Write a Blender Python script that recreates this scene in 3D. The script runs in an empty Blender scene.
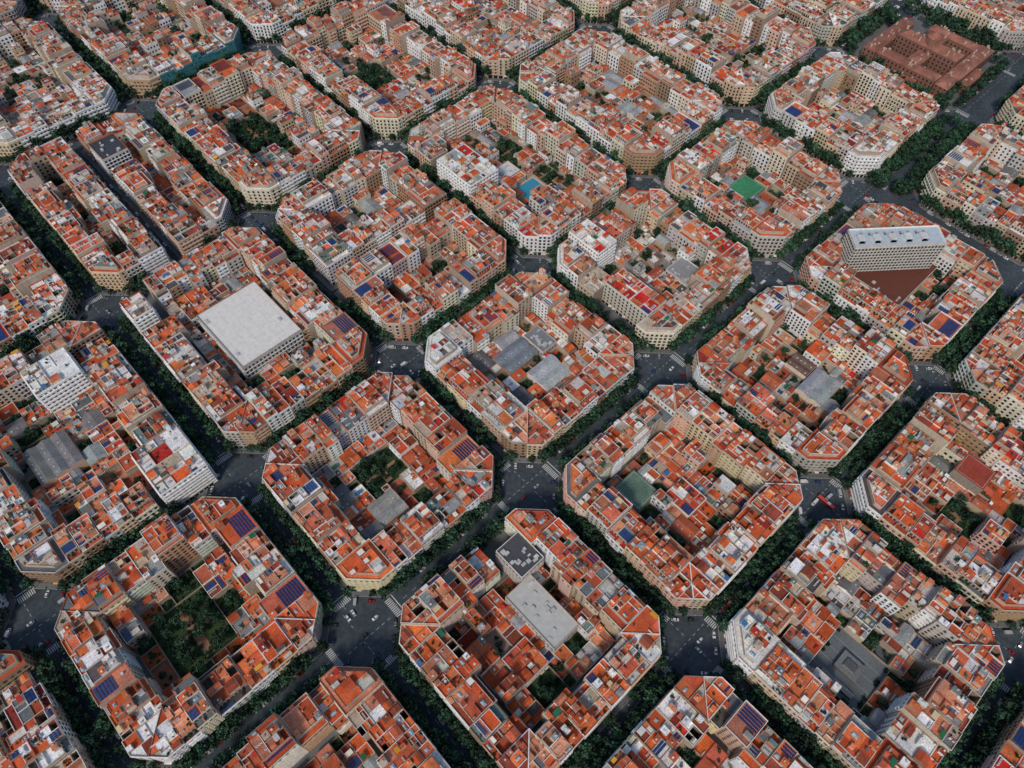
import bpy, math, random
import numpy as np
from mathutils import Matrix, Vector
rnd=random.Random(11)
sc=bpy.context.scene
COL=sc.collection

# ------------------------------------------------------------------ colour
def L(r,g,b):
    f=lambda c:(c/255/12.92) if c/255<=0.04045 else ((c/255+0.055)/1.055)**2.4
    return (f(r),f(g),f(b))
def jit(c,a=0.12,h=0.04):
    k=1+rnd.uniform(-a,a)
    return tuple(max(0.004,min(0.9,v*k*(1+rnd.uniform(-h,h)))) for v in c)
def wch(lst):
    t=sum(w for _,w in lst);x=rnd.uniform(0,t)
    for v,w in lst:
        x-=w
        if x<=0:return v
    return lst[-1][0]

# ------------------------------------------------------------------ materials
MATS=[];MI={}
def newmat(name,rough=0.85,s1=0.12,a1=(0.72,1.22),s2=1.3,a2=(0.64,1.28),stain=None,stain_amt=0.5,zscale=1.0,metal=0.0,spec=0.3,rand=False):
    m=bpy.data.materials.new(name);m.use_nodes=True
    nt=m.node_tree;N=nt.nodes;K=nt.links
    b=N['Principled BSDF'];b.inputs['Roughness'].default_value=rough;b.inputs['Metallic'].default_value=metal
    b.inputs['Specular IOR Level'].default_value=spec
    at=N.new('ShaderNodeAttribute');at.attribute_name='Col'
    tc=N.new('ShaderNodeTexCoord');mp=N.new('ShaderNodeMapping');mp.inputs['Scale'].default_value=(1,1,zscale)
    K.new(tc.outputs['Object'],mp.inputs['Vector'])
    def noise(s,d):
        n=N.new('ShaderNodeTexNoise');n.inputs['Scale'].default_value=s;n.inputs['Detail'].default_value=d;n.inputs['Roughness'].default_value=0.6
        K.new(mp.outputs['Vector'],n.inputs['Vector']);return n
    def mr(o,lo,hi,a=0.3,bb=0.7):
        r=N.new('ShaderNodeMapRange');r.inputs['From Min'].default_value=a;r.inputs['From Max'].default_value=bb
        r.inputs['To Min'].default_value=lo;r.inputs['To Max'].default_value=hi;K.new(o,r.inputs['Value']);return r.outputs['Result']
    fac=mr(noise(s2,3).outputs['Fac'],*a2)
    if s1:
        v1=mr(noise(s1,1).outputs['Fac'],*a1)
        mu=N.new('ShaderNodeMath');mu.operation='MULTIPLY';K.new(v1,mu.inputs[0]);K.new(fac,mu.inputs[1]);fac=mu.outputs[0]
    if rand:
        oi=N.new('ShaderNodeObjectInfo');r=mr(oi.outputs['Random'],0.6,1.5,0,1)
        m2=N.new('ShaderNodeMath');m2.operation='MULTIPLY';K.new(fac,m2.inputs[0]);K.new(r,m2.inputs[1]);fac=m2.outputs[0]
    vm=N.new('ShaderNodeVectorMath');vm.operation='SCALE';K.new(at.outputs['Color'],vm.inputs[0]);K.new(fac,vm.inputs['Scale'])
    out=vm.outputs[0]
    if stain:
        sn=mr(noise(0.45,4).outputs['Fac'],0,stain_amt,0.5,0.72)
        mx=N.new('ShaderNodeMix');mx.data_type='RGBA';K.new(sn,mx.inputs['Factor']);K.new(out,mx.inputs['A']);mx.inputs['B'].default_value=(*stain,1)
        out=mx.outputs['Result']
    K.new(out,b.inputs['Base Color'])
    MI[name]=len(MATS);MATS.append(m);return m
newmat('terracotta_roof',0.9,stain=L(124,86,70),stain_amt=0.5)
newmat('plaster_wall',0.9,s1=0,s2=0.9,a2=(0.78,1.15),zscale=0.25,stain=L(105,92,80),stain_amt=0.3)
newmat('window_glass',0.12,s1=0,s2=0.6,a2=(0.5,1.6),spec=0.6)
newmat('painted_metal',0.5,s1=0,s2=.3,a2=(0.9,1.08))
newmat('asphalt',0.88,s1=0.03,a1=(0.8,1.25),s2=0.35,a2=(0.7,1.3))
newmat('paving_stone',0.88,s1=0.05,a1=(0.85,1.15),s2=1.8,a2=(0.75,1.2))
newmat('road_paint',0.7,s1=0,s2=2.5,a2=(0.6,1.1))
newmat('foliage',0.7,s1=0,s2=0.5,a2=(0.7,1.35),rand=True,spec=0.2)
newmat('grass',0.95,s1=0.1,a1=(0.7,1.3),s2=1.2,a2=(0.5,1.5),stain=L(80,66,44))
newmat('solar_panel',0.2,s1=0,a2=(0.9,1.1),spec=0.6)
newmat('bark',0.95,s1=0)
newmat('car_paint',0.25,s1=0,a2=(0.97,1.03),spec=0.5)
newmat('rubber',0.9,s1=0)
newmat('pool_water',0.05,s1=0,a2=(0.85,1.15),spec=0.6)
newmat('concrete_roof',0.9,a1=(.85,1.15),stain=L(112,104,96),stain_amt=0.4)
T_,W_,G_,P_,A_,PV,RP,F_,GR,SP,BK,CP,RB,PW,CR=range(15)

# ------------------------------------------------------------------ mesh builder
class MB:
    def __init__(s,ox=0,oy=0,rot=0):
        s.v=[];s.f=[];s.m=[];s.c=[];s.base=None;s.setf(ox,oy,rot)
    def setf(s,ox,oy,rot):
        s.ox,s.oy=ox,oy;s.cs=round(math.cos(math.radians(rot)),6);s.sn=round(math.sin(math.radians(rot)),6)
    def T(s,p):
        x,y,z=p;return (s.ox+s.cs*x-s.sn*y,s.oy+s.sn*x+s.cs*y,z)
    def face(s,pts,m,c):
        n=len(s.v);s.v.extend([s.T(p) for p in pts]);s.f.append(tuple(range(n,n+len(pts))));s.m.append(m);s.c.append(c)
    def box(s,x0,x1,y0,y1,z0,z1,m,c,mt=None,ct=None):
        mt=m if mt is None else mt;ct=c if ct is None else ct
        n=len(s.v)
        s.v.extend([s.T(p) for p in ((x0,y0,z0),(x1,y0,z0),(x1,y1,z0),(x0,y1,z0),(x0,y0,z1),(x1,y0,z1),(x1,y1,z1),(x0,y1,z1))])
        s.f.extend([(n,n+1,n+5,n+4),(n+1,n+2,n+6,n+5),(n+2,n+3,n+7,n+6),(n+3,n,n+4,n+7),(n+4,n+5,n+6,n+7)])
        s.m.extend([m,m,m,m,mt]);s.c.extend([c,c,c,c,ct])
    def obox(s,p,t,n,s0,s1,o0,o1,z0,z1,m,c):
        P=lambda a,b,z:(p[0]+t[0]*a+n[0]*b,p[1]+t[1]*a+n[1]*b,z)
        k=len(s.v)
        s.v.extend([s.T(q) for q in (P(s0,o1,z0),P(s1,o1,z0),P(s1,o0,z0),P(s0,o0,z0),P(s0,o1,z1),P(s1,o1,z1),P(s1,o0,z1),P(s0,o0,z1))])
        s.f.extend([(k,k+1,k+5,k+4),(k+1,k+2,k+6,k+5),(k+3,k,k+4,k+7),(k+4,k+5,k+6,k+7),(k+3,k+2,k+1,k)])
        s.m.extend([m]*5);s.c.extend([c]*5)
    def cyl(s,x,y,r,z0,z1,m,c,n=8,r1=None):
        r1=r if r1 is None else r1
        a=[(math.cos(2*math.pi*i/n),math.sin(2*math.pi*i/n)) for i in range(n)]
        for i in range(n):
            j=(i+1)%n
            s.face([(x+a[i][0]*r,y+a[i][1]*r,z0),(x+a[j][0]*r,y+a[j][1]*r,z0),(x+a[j][0]*r1,y+a[j][1]*r1,z1),(x+a[i][0]*r1,y+a[i][1]*r1,z1)],m,c)
        s.face([(x+a[i][0]*r1,y+a[i][1]*r1,z1) for i in range(n)],m,c)
    def prism(s,poly,z0,z1,m,c,mt=None,ct=None):
        n=len(poly)
        for i in range(n):
            a,b=poly[i],poly[(i+1)%n];s.face([(a[0],a[1],z0),(b[0],b[1],z0),(b[0],b[1],z1),(a[0],a[1],z1)],m,c)
        s.face([(p[0],p[1],z1) for p in poly],m if mt is None else mt,c if ct is None else ct)
    def mesh(s,name):
        me=bpy.data.meshes.new(name);me.from_pydata(s.v,[],s.f)
        used=sorted(set(s.m));rm={u:i for i,u in enumerate(used)}
        for u in used: me.materials.append(MATS[u])
        me.polygons.foreach_set('material_index',[rm[a] for a in s.m])
        at=me.attributes.new('Col','FLOAT_COLOR','FACE')
        a=np.ones((len(s.c),4),np.float32);a[:,:3]=s.c;at.data.foreach_set('color',a.ravel())
        return me
    def obj(s,name):
        if not s.f:return None
        o=bpy.data.objects.new(name,s.mesh(name));COL.objects.link(o);return o

# ------------------------------------------------------------------ palettes
ORANGE=[(L(222,104,54),5),(L(206,88,46),5),(L(228,122,70),4),(L(186,82,50),3),(L(150,72,52),2.4),(L(220,146,110),3),(L(190,120,92),2.4),(L(200,98,66),3),(L(214,112,84),2)]
GREYS=[(L(150,152,152),2),(L(200,194,186),3),(L(238,236,232),4),(L(108,112,116),1.4),(L(186,166,146),2),(L(150,50,40),0.9),(L(205,46,34),0.6),(L(112,136,134),0.8),(L(88,80,78),1)]
WALLS=[(L(224,210,186),4),(L(204,184,156),4),(L(190,184,176),3),(L(210,178,154),3),(L(158,128,104),2),(L(238,235,228),4.5),(L(180,146,116),2)]
PARA=[(L(230,221,208),4.5),(L(198,176,156),3),(L(194,102,70),3),(L(242,239,233),3),(L(150,128,112),2)]
AWN=[(L(225,220,205),4),(L(40,105,70),1.2),(L(200,60,45),1),(L(205,190,150),2),(L(60,110,160),0.6),(L(230,160,50),0.5)]
ob=[0.74]
def roofcol():
    if rnd.random()<ob[0]: return T_,jit(wch(ORANGE),.15,.07)
    return CR,jit(wch(GREYS))
def toprc(mb):
    if mb.base and rnd.random()<.3: return mb.base[0],jit(mb.base[1],.15)
    return roofcol()
DARK=L(38,36,36)

# ------------------------------------------------------------------ roof furniture
def clump(mb,x,y,z,r,n=14):
    for _ in range(n):
        a=rnd.uniform(0,6.28);b=rnd.uniform(-0.3,1);q=r*rnd.uniform(0.3,1)
        cx,cy,cz=x+q*math.cos(a),y+q*math.sin(a),z+r*(0.5+0.6*b)
        t=[Vector((rnd.gauss(0,1),rnd.gauss(0,1),rnd.gauss(0,1))).normalized()*r*0.5 for _ in range(2)]
        u,v=t;w=u.cross(v)
        if w.length<1e-4: continue
        v=w.cross(u).normalized()*r*0.45
        g=rnd.uniform(0.5,1.3);c=(0.028*g,0.07*g,0.03*g)
        mb.face([(cx-u.x-v.x,cy-u.y-v.y,cz-u.z-v.z),(cx+u.x-v.x,cy+u.y-v.y,cz+u.z-v.z),(cx+u.x+v.x,cy+u.y+v.y,cz+u.z+v.z),(cx-u.x+v.x,cy-u.y+v.y,cz-u.z+v.z)],F_,c)
def content(mb,x0,x1,y0,y1,z,big=True):
    w=x1-x0;d=y1-y0
    if w<1.6 or d<1.6:return
    k=wch([('none',1.4),('stair',5.6 if big else 1),('gable',1.3),('sky',1.6),('ac',2.4),('tank',0.8),('chim',2.4),('awn',1.3),('solar',0.9),('plants',1.8),('shed',2.4)])
    if k=='stair' and w>2.6 and d>2.6:
        a=min(w-.4,rnd.uniform(2.4,4.4));b=min(d-.4,rnd.uniform(2.4,4.6));x=rnd.choice([x0+.15,x1-a-.15]);y=rnd.choice([y0+.15,y1-b-.15]);h=rnd.uniform(2.4,4.0)
        wc=jit(wch(WALLS));m,c=toprc(mb)
        mb.box(x,x+a,y,y+b,z,z+h,W_,wc)
        mb.box(x-.15,x+a+.15,y-.15,y+b+.15,z+h+.003,z+h+.2,m,c)
        mb.face([(x+.6,y-.02,z),(x+1.5,y-.02,z),(x+1.5,y-.02,z+2),(x+.6,y-.02,z+2)],P_,L(95,70,52))
        if a>2.6: mb.box(x+a*.55,x+a*.8,y+b*.3,y+b*.6,z+h+.2,z+h+rnd.uniform(.6,1.3),W_,wc)
    elif k=='gable' and w>3 and d>3:
        a,b=min(w-.3,6),min(d-.3,6);x,y=x0+.15,y0+.15;h=2.2;r=h+rnd.uniform(.8,1.3)
        wc=jit(wch(WALLS));c=jit(wch(ORANGE))
        mb.box(x,x+a,y,y+b,z,z+h,W_,wc)
        mb.face([(x,y,z+h+.01),(x+a,y,z+h+.01),(x+a,y+b/2,z+r),(x,y+b/2,z+r)],T_,c)
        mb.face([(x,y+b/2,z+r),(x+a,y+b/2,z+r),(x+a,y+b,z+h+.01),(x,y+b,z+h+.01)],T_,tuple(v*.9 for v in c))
        mb.face([(x,y,z+h),(x,y+b/2,z+r),(x,y+b,z+h)],W_,wc);mb.face([(x+a,y,z+h),(x+a,y+b,z+h),(x+a,y+b/2,z+r)],W_,wc)
    elif k=='shed':
        a=min(w-.3,rnd.uniform(2,6));b=min(d-.3,rnd.uniform(1.6,3));x=x0+.1;y=rnd.choice([y0+.1,y1-b-.1]);h=rnd.uniform(2,2.6)
        m,c=toprc(mb);wc=jit(wch(WALLS))
        mb.face([(x,y,z+h),(x+a,y,z+h),(x+a,y+b,z+h+.4),(x,y+b,z+h+.4)],m,c)
        mb.face([(x,y,z),(x+a,y,z),(x+a,y,z+h),(x,y,z+h)],W_,wc);mb.face([(x+a,y,z),(x+a,y+b,z),(x+a,y+b,z+h+.4),(x+a,y,z+h)],W_,wc)
        mb.face([(x+a,y+b,z),(x,y+b,z),(x,y+b,z+h+.4),(x+a,y+b,z+h+.4)],W_,wc);mb.face([(x,y+b,z),(x,y,z),(x,y,z+h),(x,y+b,z+h+.4)],W_,wc)
    elif k=='sky':
        a=min(w-.5,rnd.uniform(1.5,4));b=min(d-.5,rnd.uniform(1.2,2.2));x,y=x0+(w-a)/2,y0+(d-b)/2
        mb.box(x,x+a,y,y+b,z,z+.5,W_,L(210,206,200))
        g=L(150,175,185)
        X,Y=x+a/2,y+b/2
        mb.face([(x,y,z+.51),(x+a,y,z+.51),(X+a*.3,Y,z+1.1),(X-a*.3,Y,z+1.1)],G_,g);mb.face([(x+a,y+b,z+.51),(x,y+b,z+.51),(X-a*.3,Y,z+1.1),(X+a*.3,Y,z+1.1)],G_,g)
        mb.face([(x+a,y,z+.51),(x+a,y+b,z+.51),(X+a*.3,Y,z+1.1)],G_,g);mb.face([(x,y+b,z+.51),(x,y,z+.51),(X-a*.3,Y,z+1.1)],G_,g)
    elif k=='ac':
        n=rnd.randint(1,4);x=x0+.3;y=rnd.uniform(y0+.2,y1-1.2)
        for i in range(n):
            if x+1>x1:break
            c=jit(L(222,222,218));mb.box(x,x+.95,y,y+.7,z+.15,z+1.15,P_,c)
            mb.cyl(x+.47,y+.35,.28,z+1.15,z+1.2,P_,L(60,60,62),6);x+=1.25
    elif k=='tank':
        mb.cyl(x0+w*.4,y0+d*.5,rnd.uniform(.6,.95),z+.2,z+1.7,P_,jit(wch([(L(210,208,200),2),(L(90,100,110),1),(L(60,90,70),.5)])),9)
    elif k=='chim':
        x=rnd.choice([x0+.2,x1-1.0]);n=rnd.randint(1,3)
        for i in range(n):
            y=y0+.3+i*(d-1.2)/max(1,n);c=jit(wch(PARA));l=rnd.uniform(.6,1.4);h=rnd.uniform(1.2,2.2)
            mb.box(x,x+.6,y,y+l,z,z+h,W_,c);mb.box(x-.1,x+.7,y-.1,y+l+.1,z+h+.15,z+h+.25,W_,jit(L(185,120,95)))
            mb.box(x+.1,x+.5,y+.1,y+l-.1,z+h,z+h+.148,P_,DARK)
    elif k=='awn':
        a=min(w-.3,rnd.uniform(2.5,5));b=min(d-.3,rnd.uniform(2,3.5));x,y=x0+.1,y0+.1;c=jit(wch(AWN))
        mb.face([(x,y,z+2.2),(x+a,y,z+2.2),(x+a,y+b,z+2.6),(x,y+b,z+2.6)],P_,c);mb.face([(x,y+b,z+2.58),(x+a,y+b,z+2.58),(x+a,y,z+2.18),(x,y,z+2.18)],P_,c)
        for px,py in((x,y),(x+a-.08,y),(x,y+b-.08),(x+a-.08,y+b-.08)): mb.box(px,px+.08,py,py+.08,z,z+2.17,P_,L(160,160,160))
    elif k=='solar': solar(mb,x0+.3,x1-.3,y0+.3,y1-.3,z)
    elif k=='plants':
        for _ in range(rnd.randint(1,4)):
            x,y=rnd.uniform(x0+.5,x1-.5),rnd.uniform(y0+.5,y1-.5);mb.box(x-.35,x+.35,y-.35,y+.35,z,z+.5,T_,jit(L(170,90,60)));clump(mb,x,y,z+.4,rnd.uniform(.5,1.0),9)
def solar(mb,x0,x1,y0,y1,z,rows=None):
    y=y0
    while y+1.5<=y1:
        x=x0
        while x+1.05<=x1:
            c=jit(L(34,62,112),.2)
            mb.face([(x,y,z+.25),(x+1,y,z+.25),(x+1,y+1.4,z+.85),(x,y+1.4,z+.85)],SP,c)
            mb.face([(x,y+1.41,z+.84),(x+1,y+1.41,z+.84),(x+1,y+.01,z+.24),(x,y+.01,z+.24)],P_,L(150,150,150))
            mb.box(x+.05,x+.1,y+1.3,y+1.35,z,z+.78,P_,L(150,150,150))
            x+=1.08
        y+=1.75
def clip(poly,ax,s,keep_low):
    out=[];n=len(poly)
    for i in range(n):
        a,b=poly[i],poly[(i+1)%n];da,db=a[ax]-s,b[ax]-s
        if not keep_low: da,db=-da,-db
        if da<=0: out.append(a)
        if (da<0 and db>0) or (da>0 and db<0):
            t=da/(da-db);out.append((a[0]+(b[0]-a[0])*t,a[1]+(b[1]-a[1])*t))
    res=[]
    for p in out:
        if not res or math.hypot(p[0]-res[-1][0],p[1]-res[-1][1])>.02: res.append(p)
    if len(res)>1 and math.hypot(res[0][0]-res[-1][0],res[0][1]-res[-1][1])<.02: res.pop()
    return res
def area(P): return .5*sum(P[i][0]*P[(i+1)%len(P)][1]-P[(i+1)%len(P)][0]*P[i][1] for i in range(len(P)))
def inside(P,x,y):
    for i in range(len(P)):
        a,b=P[i],P[(i+1)%len(P)]
        if (b[0]-a[0])*(y-a[1])-(b[1]-a[1])*(x-a[0])<0:return False
    return True
def bspp(mb,P,z,mx,zbot,big=True,well=0.09):
    if len(P)<3 or area(P)<.05:return
    xs=[p[0] for p in P];ys=[p[1] for p in P];x0,x1,y0,y1=min(xs),max(xs),min(ys),max(ys);w=x1-x0;d=y1-y0
    rect=abs(area(P)-w*d)<.05*w*d
    if rect: P=[(x0,y0),(x1,y0),(x1,y1),(x0,y1)]
    lim=mx*rnd.uniform(.65,1.45)
    if max(w,d)>lim and max(w,d)>3.6:
        t=rnd.uniform(.1,.17);hh=wch([(0.08,3),(0.9,4),(1.7,1.5)]);c=jit(wch(PARA));ax=0 if w>d else 1
        if hh<.1 and mb.base:c=mb.base[1]
        s=(x0+w*rnd.uniform(.33,.67)) if ax==0 else (y0+d*rnd.uniform(.33,.67))
        A=clip(P,ax,s-t,True);B=clip(P,ax,s+t,False);Cc=clip(clip(P,ax,s-t,False),ax,s+t,True)
        if len(Cc)>2: mb.prism(Cc,z-.5,z+hh,W_,c)
        bspp(mb,A,z,mx,zbot,big,well);bspp(mb,B,z,mx,zbot,big,well);return
    if rect and rnd.random()<well and 1.8<w<7 and 1.8<d<7 and z-zbot>5:
        zb=max(zbot,z-13);c=jit(L(160,138,116))
        mb.face([(x0,y0,z),(x1,y0,z),(x1,y0,zb),(x0,y0,zb)],W_,c);mb.face([(x1,y0,z),(x1,y1,z),(x1,y1,zb),(x1,y0,zb)],W_,c)
        mb.face([(x1,y1,z),(x0,y1,z),(x0,y1,zb),(x1,y1,zb)],W_,c);mb.face([(x0,y1,z),(x0,y0,z),(x0,y0,zb),(x0,y1,zb)],W_,c)
        mb.face([(x0,y0,zb),(x1,y0,zb),(x1,y1,zb),(x0,y1,zb)],CR,L(90,84,80));return
    m,c=mb.base if rnd.random()<.52 else roofcol()
    c=jit(c,.1)
    mb.face([(p[0],p[1],z) for p in P],m,c)
    if rect: content(mb,x0+.1,x1-.1,y0+.1,y1-.1,z,big)
    else:
        cx=sum(xs)/len(xs);cy=sum(ys)/len(ys)
        for r in (2.6,1.9,1.3):
            if all(inside(P,cx+a*r,cy+b*r) for a in(-1,1) for b in(-1,1)):
                content(mb,cx-r,cx+r,cy-r,cy+r,z,big);break
def bsp(mb,x0,x1,y0,y1,z,mx,zbot,big=True,well=0.12): bspp(mb,[(x0,y0),(x1,y0),(x1,y1),(x0,y1)],z,mx,zbot,big,well)

# ------------------------------------------------------------------ facades
def inset(poly,t):
    n=len(poly);ln=[]
    for i in range(n):
        a,b=poly[i],poly[(i+1)%n];dx,dy=b[0]-a[0],b[1]-a[1];l=math.hypot(dx,dy);nx,ny=-dy/l,dx/l
        ln.append((a[0]+nx*t,a[1]+ny*t,dx/l,dy/l))
    out=[]
    for i in range(n):
        a=ln[i-1];b=ln[i];det=a[2]*b[3]-a[3]*b[2]
        if abs(det)<1e-6: out.append((b[0],b[1]));continue
        s=((b[0]-a[0])*b[3]-(b[1]-a[1])*b[2])/det
        out.append((a[0]+a[2]*s,a[1]+a[3]*s))
    return out
def facade(mb,a,b,z0,z1,kind,st):
    dx,dy=b[0]-a[0],b[1]-a[1];l=math.hypot(dx,dy)
    if l<2.2:return
    t=(dx/l,dy/l);n=(dy/l,-dx/l)
    def q(s0,s1,o,za,zb,m,c):
        mb.face([(a[0]+t[0]*s0+n[0]*o,a[1]+t[1]*s0+n[1]*o,za),(a[0]+t[0]*s1+n[0]*o,a[1]+t[1]*s1+n[1]*o,za),(a[0]+t[0]*s1+n[0]*o,a[1]+t[1]*s1+n[1]*o,zb),(a[0]+t[0]*s0+n[0]*o,a[1]+t[1]*s0+n[1]*o,zb)],m,c)
    sp=st['sp'];nc=max(1,int(l/sp));sp=l/nc
    nf=max(1,int((z1-z0-4.2-.6)/3.05));fh=(z1-z0-4.2-.5)/nf
    trim=st['trim'];glass=st['glass']
    if kind=='street':
        for k in range(nc):
            s=(k+.5)*sp
            if rnd.random()<.85: q(s-sp*.38,s+sp*.38,.04,z0,z0+3.1,G_,jit(L(42,40,40),.4))
            if rnd.random()<.25:
                c=jit(wch(AWN));o=1.4
                mb.face([(a[0]+t[0]*(s-sp*.4)+n[0]*o,a[1]+t[1]*(s-sp*.4)+n[1]*o,z0+2.7),(a[0]+t[0]*(s+sp*.4)+n[0]*o,a[1]+t[1]*(s+sp*.4)+n[1]*o,z0+2.7),(a[0]+t[0]*(s+sp*.4)+n[0]*.05,a[1]+t[1]*(s+sp*.4)+n[1]*.05,z0+3.3),(a[0]+t[0]*(s-sp*.4)+n[0]*.05,a[1]+t[1]*(s-sp*.4)+n[1]*.05,z0+3.3)],P_,c)
        mb.obox(a,t,n,0.02,l-.02,.002,.35,z1-.35,z1+.05,W_,trim)
        mb.obox(a,t,n,0.02,l-.02,.002,.25,z0+3.7,z0+3.95,W_,trim)
    for f in range(nf):
        z=z0+4.3+f*fh
        bal=st['bal'] if kind=='street' else st['rbal']
        if bal=='cont': 
            mb.obox(a,t,n,.3,l-.3,.002,.85,z-.22,z-.05,W_,trim)
            mb.obox(a,t,n,.3,l-.3,.79,.84,z+.85,z+.95,P_,DARK)
        elif bal=='solid':
            mb.obox(a,t,n,.5,l-.5,.002,1.1,z-.2,z+.85,W_,trim)
        for k in range(nc):
            s=(k+.5)*sp;ww=st['ww']/2
            if kind=='street': q(s-ww-.12,s+ww+.12,.03,z-.05,z+2.25,W_,trim)
            q(s-ww,s+ww,.06,z+(.0 if bal else .4),z+2.15,G_,jit(glass,.5))
            if rnd.random()<.22: q(s-ww,s+ww,.08,z+.9,z+2.15,P_,st['shut'])
            if bal=='single': mb.obox(a,t,n,s-ww-.4,s+ww+.4,.002,.75,z-.22,z-.05,W_,trim);mb.obox(a,t,n,s-ww-.4,s+ww+.4,.7,.74,z+.8,z+.9,P_,DARK)
def style(special=None):
    w=jit(wch(WALLS))
    st=dict(wall=w,trim=tuple(min(.8,v*rnd.uniform(1.0,1.25)) for v in w),glass=L(34,40,48),sp=rnd.uniform(2.6,3.5),ww=rnd.uniform(1.3,1.9),
        bal=wch([('single',3),('cont',3),('solid',1),(None,1)]),rbal=wch([('cont',3),('solid',2),(None,2)]),shut=jit(wch([(L(110,90,70),2),(L(60,80,65),2),(L(170,160,145),2)])))
    if special=='white': st.update(wall=L(232,230,225),trim=L(242,240,236),bal='solid')
    if special=='glass': st.update(wall=L(60,120,125),trim=L(90,150,152),glass=L(50,110,118),bal=None,sp=2.0,ww=1.6,shut=L(90,150,150))
    return st
Z0=0.14
def shell(mb,poly,z0,z1,wall,edges,st,par=0.9,floor=True,wcols=None):
    n=len(poly);ins=inset(poly,.28);zt=z1+par;pc=jit(wch(PARA))
    for i in range(n):
        a,b=poly[i],poly[(i+1)%n];c=wall if edges[i] else jit(L(186,168,148),.18)
        mb.face([(a[0],a[1],z0),(b[0],b[1],z0),(b[0],b[1],zt),(a[0],a[1],zt)],W_,c)
        ia,ib=ins[i],ins[(i+1)%n]
        mb.face([(a[0],a[1],zt),(b[0],b[1],zt),(ib[0],ib[1],zt),(ia[0],ia[1],zt)],W_,pc)
        mb.face([(ib[0],ib[1],z1-.3),(ia[0],ia[1],z1-.3),(ia[0],ia[1],zt),(ib[0],ib[1],zt)],W_,pc)
        if edges[i]: facade(mb,a,b,z0,z1,edges[i],st)
    if floor:
        mb.face([(p[0],p[1],z1) for p in ins],mb.base[0],mb.base[1])
    return ins
MX=7.3
def building(ox,oy,rot,x0,x1,y0,y1,h,name='apartment_building',front='street',sideL=None,sideR=None,special=None):
    e=.015;x0+=e;x1-=e
    mb=MB(ox,oy,rot);mb.base=roofcol();st=style(special)
    if special and special!='solar': mb.base=(CR,L(226,224,218))
    poly=[(x0,y0),(x1,y0),(x1,y1),(x0,y1)]
    pent=rnd.random()<.5 and (y1-y0)>16 and special!='solar'
    ins=shell(mb,poly,Z0,h,st['wall'],[front,sideR,'rear',sideL],st,floor=pent or special=='solar')
    i0,i1,j0,j1=x0+.28,x1-.28,y0+.28,y1-.28
    if special=='solar':
        solar(mb,i0+.6,i1-.6,j0+1,j0+(j1-j0)*.62,h);content(mb,i0+.3,i1-.3,j0+(j1-j0)*.66,j1-.3,h)
    elif pent:
        a=j0+rnd.uniform(2.2,4);b=j1-rnd.uniform(1.5,5);hp=h+rnd.uniform(2.7,3.1)
        if not special: mb.base=roofcol()
        p2=[(i0,a),(i1,a),(i1,b),(i0,b)]
        sh=shell(mb,p2,h-.2,hp,jit(wch(WALLS)),[None]*4,st,par=.5,floor=False)
        k=i0+.8
        while k+1.6<i1:
            mb.face([(k,a-.03,h+.1),(k+1.4,a-.03,h+.1),(k+1.4,a-.03,h+2.2),(k,a-.03,h+2.2)],G_,jit(L(50,52,56),.4));k+=2.3
        bsp(mb,i0+.28,i1-.28,a+.28,b-.28,hp,MX,Z0)
        content(mb,i0,i0+(i1-i0)*.5,j0+.05,a-.3,h,False);content(mb,i0+(i1-i0)*.5,i1,j0+.05,a-.3,h,False)
        if b<j1-2.5: content(mb,i0,i1,b+.2,j1-.1,h,False)
    else:
        bsp(mb,i0,i1,j0,j1,h,MX,Z0)
    mb.obj(name)
def overlap(r,p):
    return r[0]<p[1] and r[1]>p[0] and r[2]<p[3] and r[3]>p[2]
def corner(ox,oy,rot,c,d,h,chamfer=True,special=None):
    e=.015
    if not chamfer or c<1:
        building(ox,oy,rot,0,d,0,d,h,sideL='street');return
    split=rnd.random()<.6 and not special
    polys=[[(c,0),(d-e,0),(d-e,d-e),(0,d-e),(0,c)]] if not split else [[(c,0),(d-e,0),(d-e,d-e-.02),(c/2+.02,c/2)],[(c/2,c/2+.02),(d-e-.02,d-e),(0,d-e),(0,c)]]
    for n,p in enumerate(polys):
        mb=MB(ox,oy,rot);mb.base=roofcol();st=style(special)
        if special: mb.base=(CR,L(226,224,218))
        hh=h+(rnd.uniform(-2,2) if split else 0)
        ed=['street','rear','rear','street','street'] if not split else (['street','rear',None,'street'] if n==0 else [None,'rear','street','street'])
        pent=not split
        ins=shell(mb,p,Z0,hh,st['wall'],ed,st,floor=pent)
        if pent:
            p2=inset(p,rnd.uniform(2.2,3.2));hp=hh+2.9
            ins2=shell(mb,p2,hh-.2,hp,jit(wch(WALLS)),[None]*5,st,par=.45,floor=False)
            if not special: mb.base=roofcol()
            bspp(mb,ins2,hp,MX,Z0,well=.08)
        else: bspp(mb,ins,hh,MX,Z0,well=.08)
        mb.obj('apartment_building')

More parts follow.
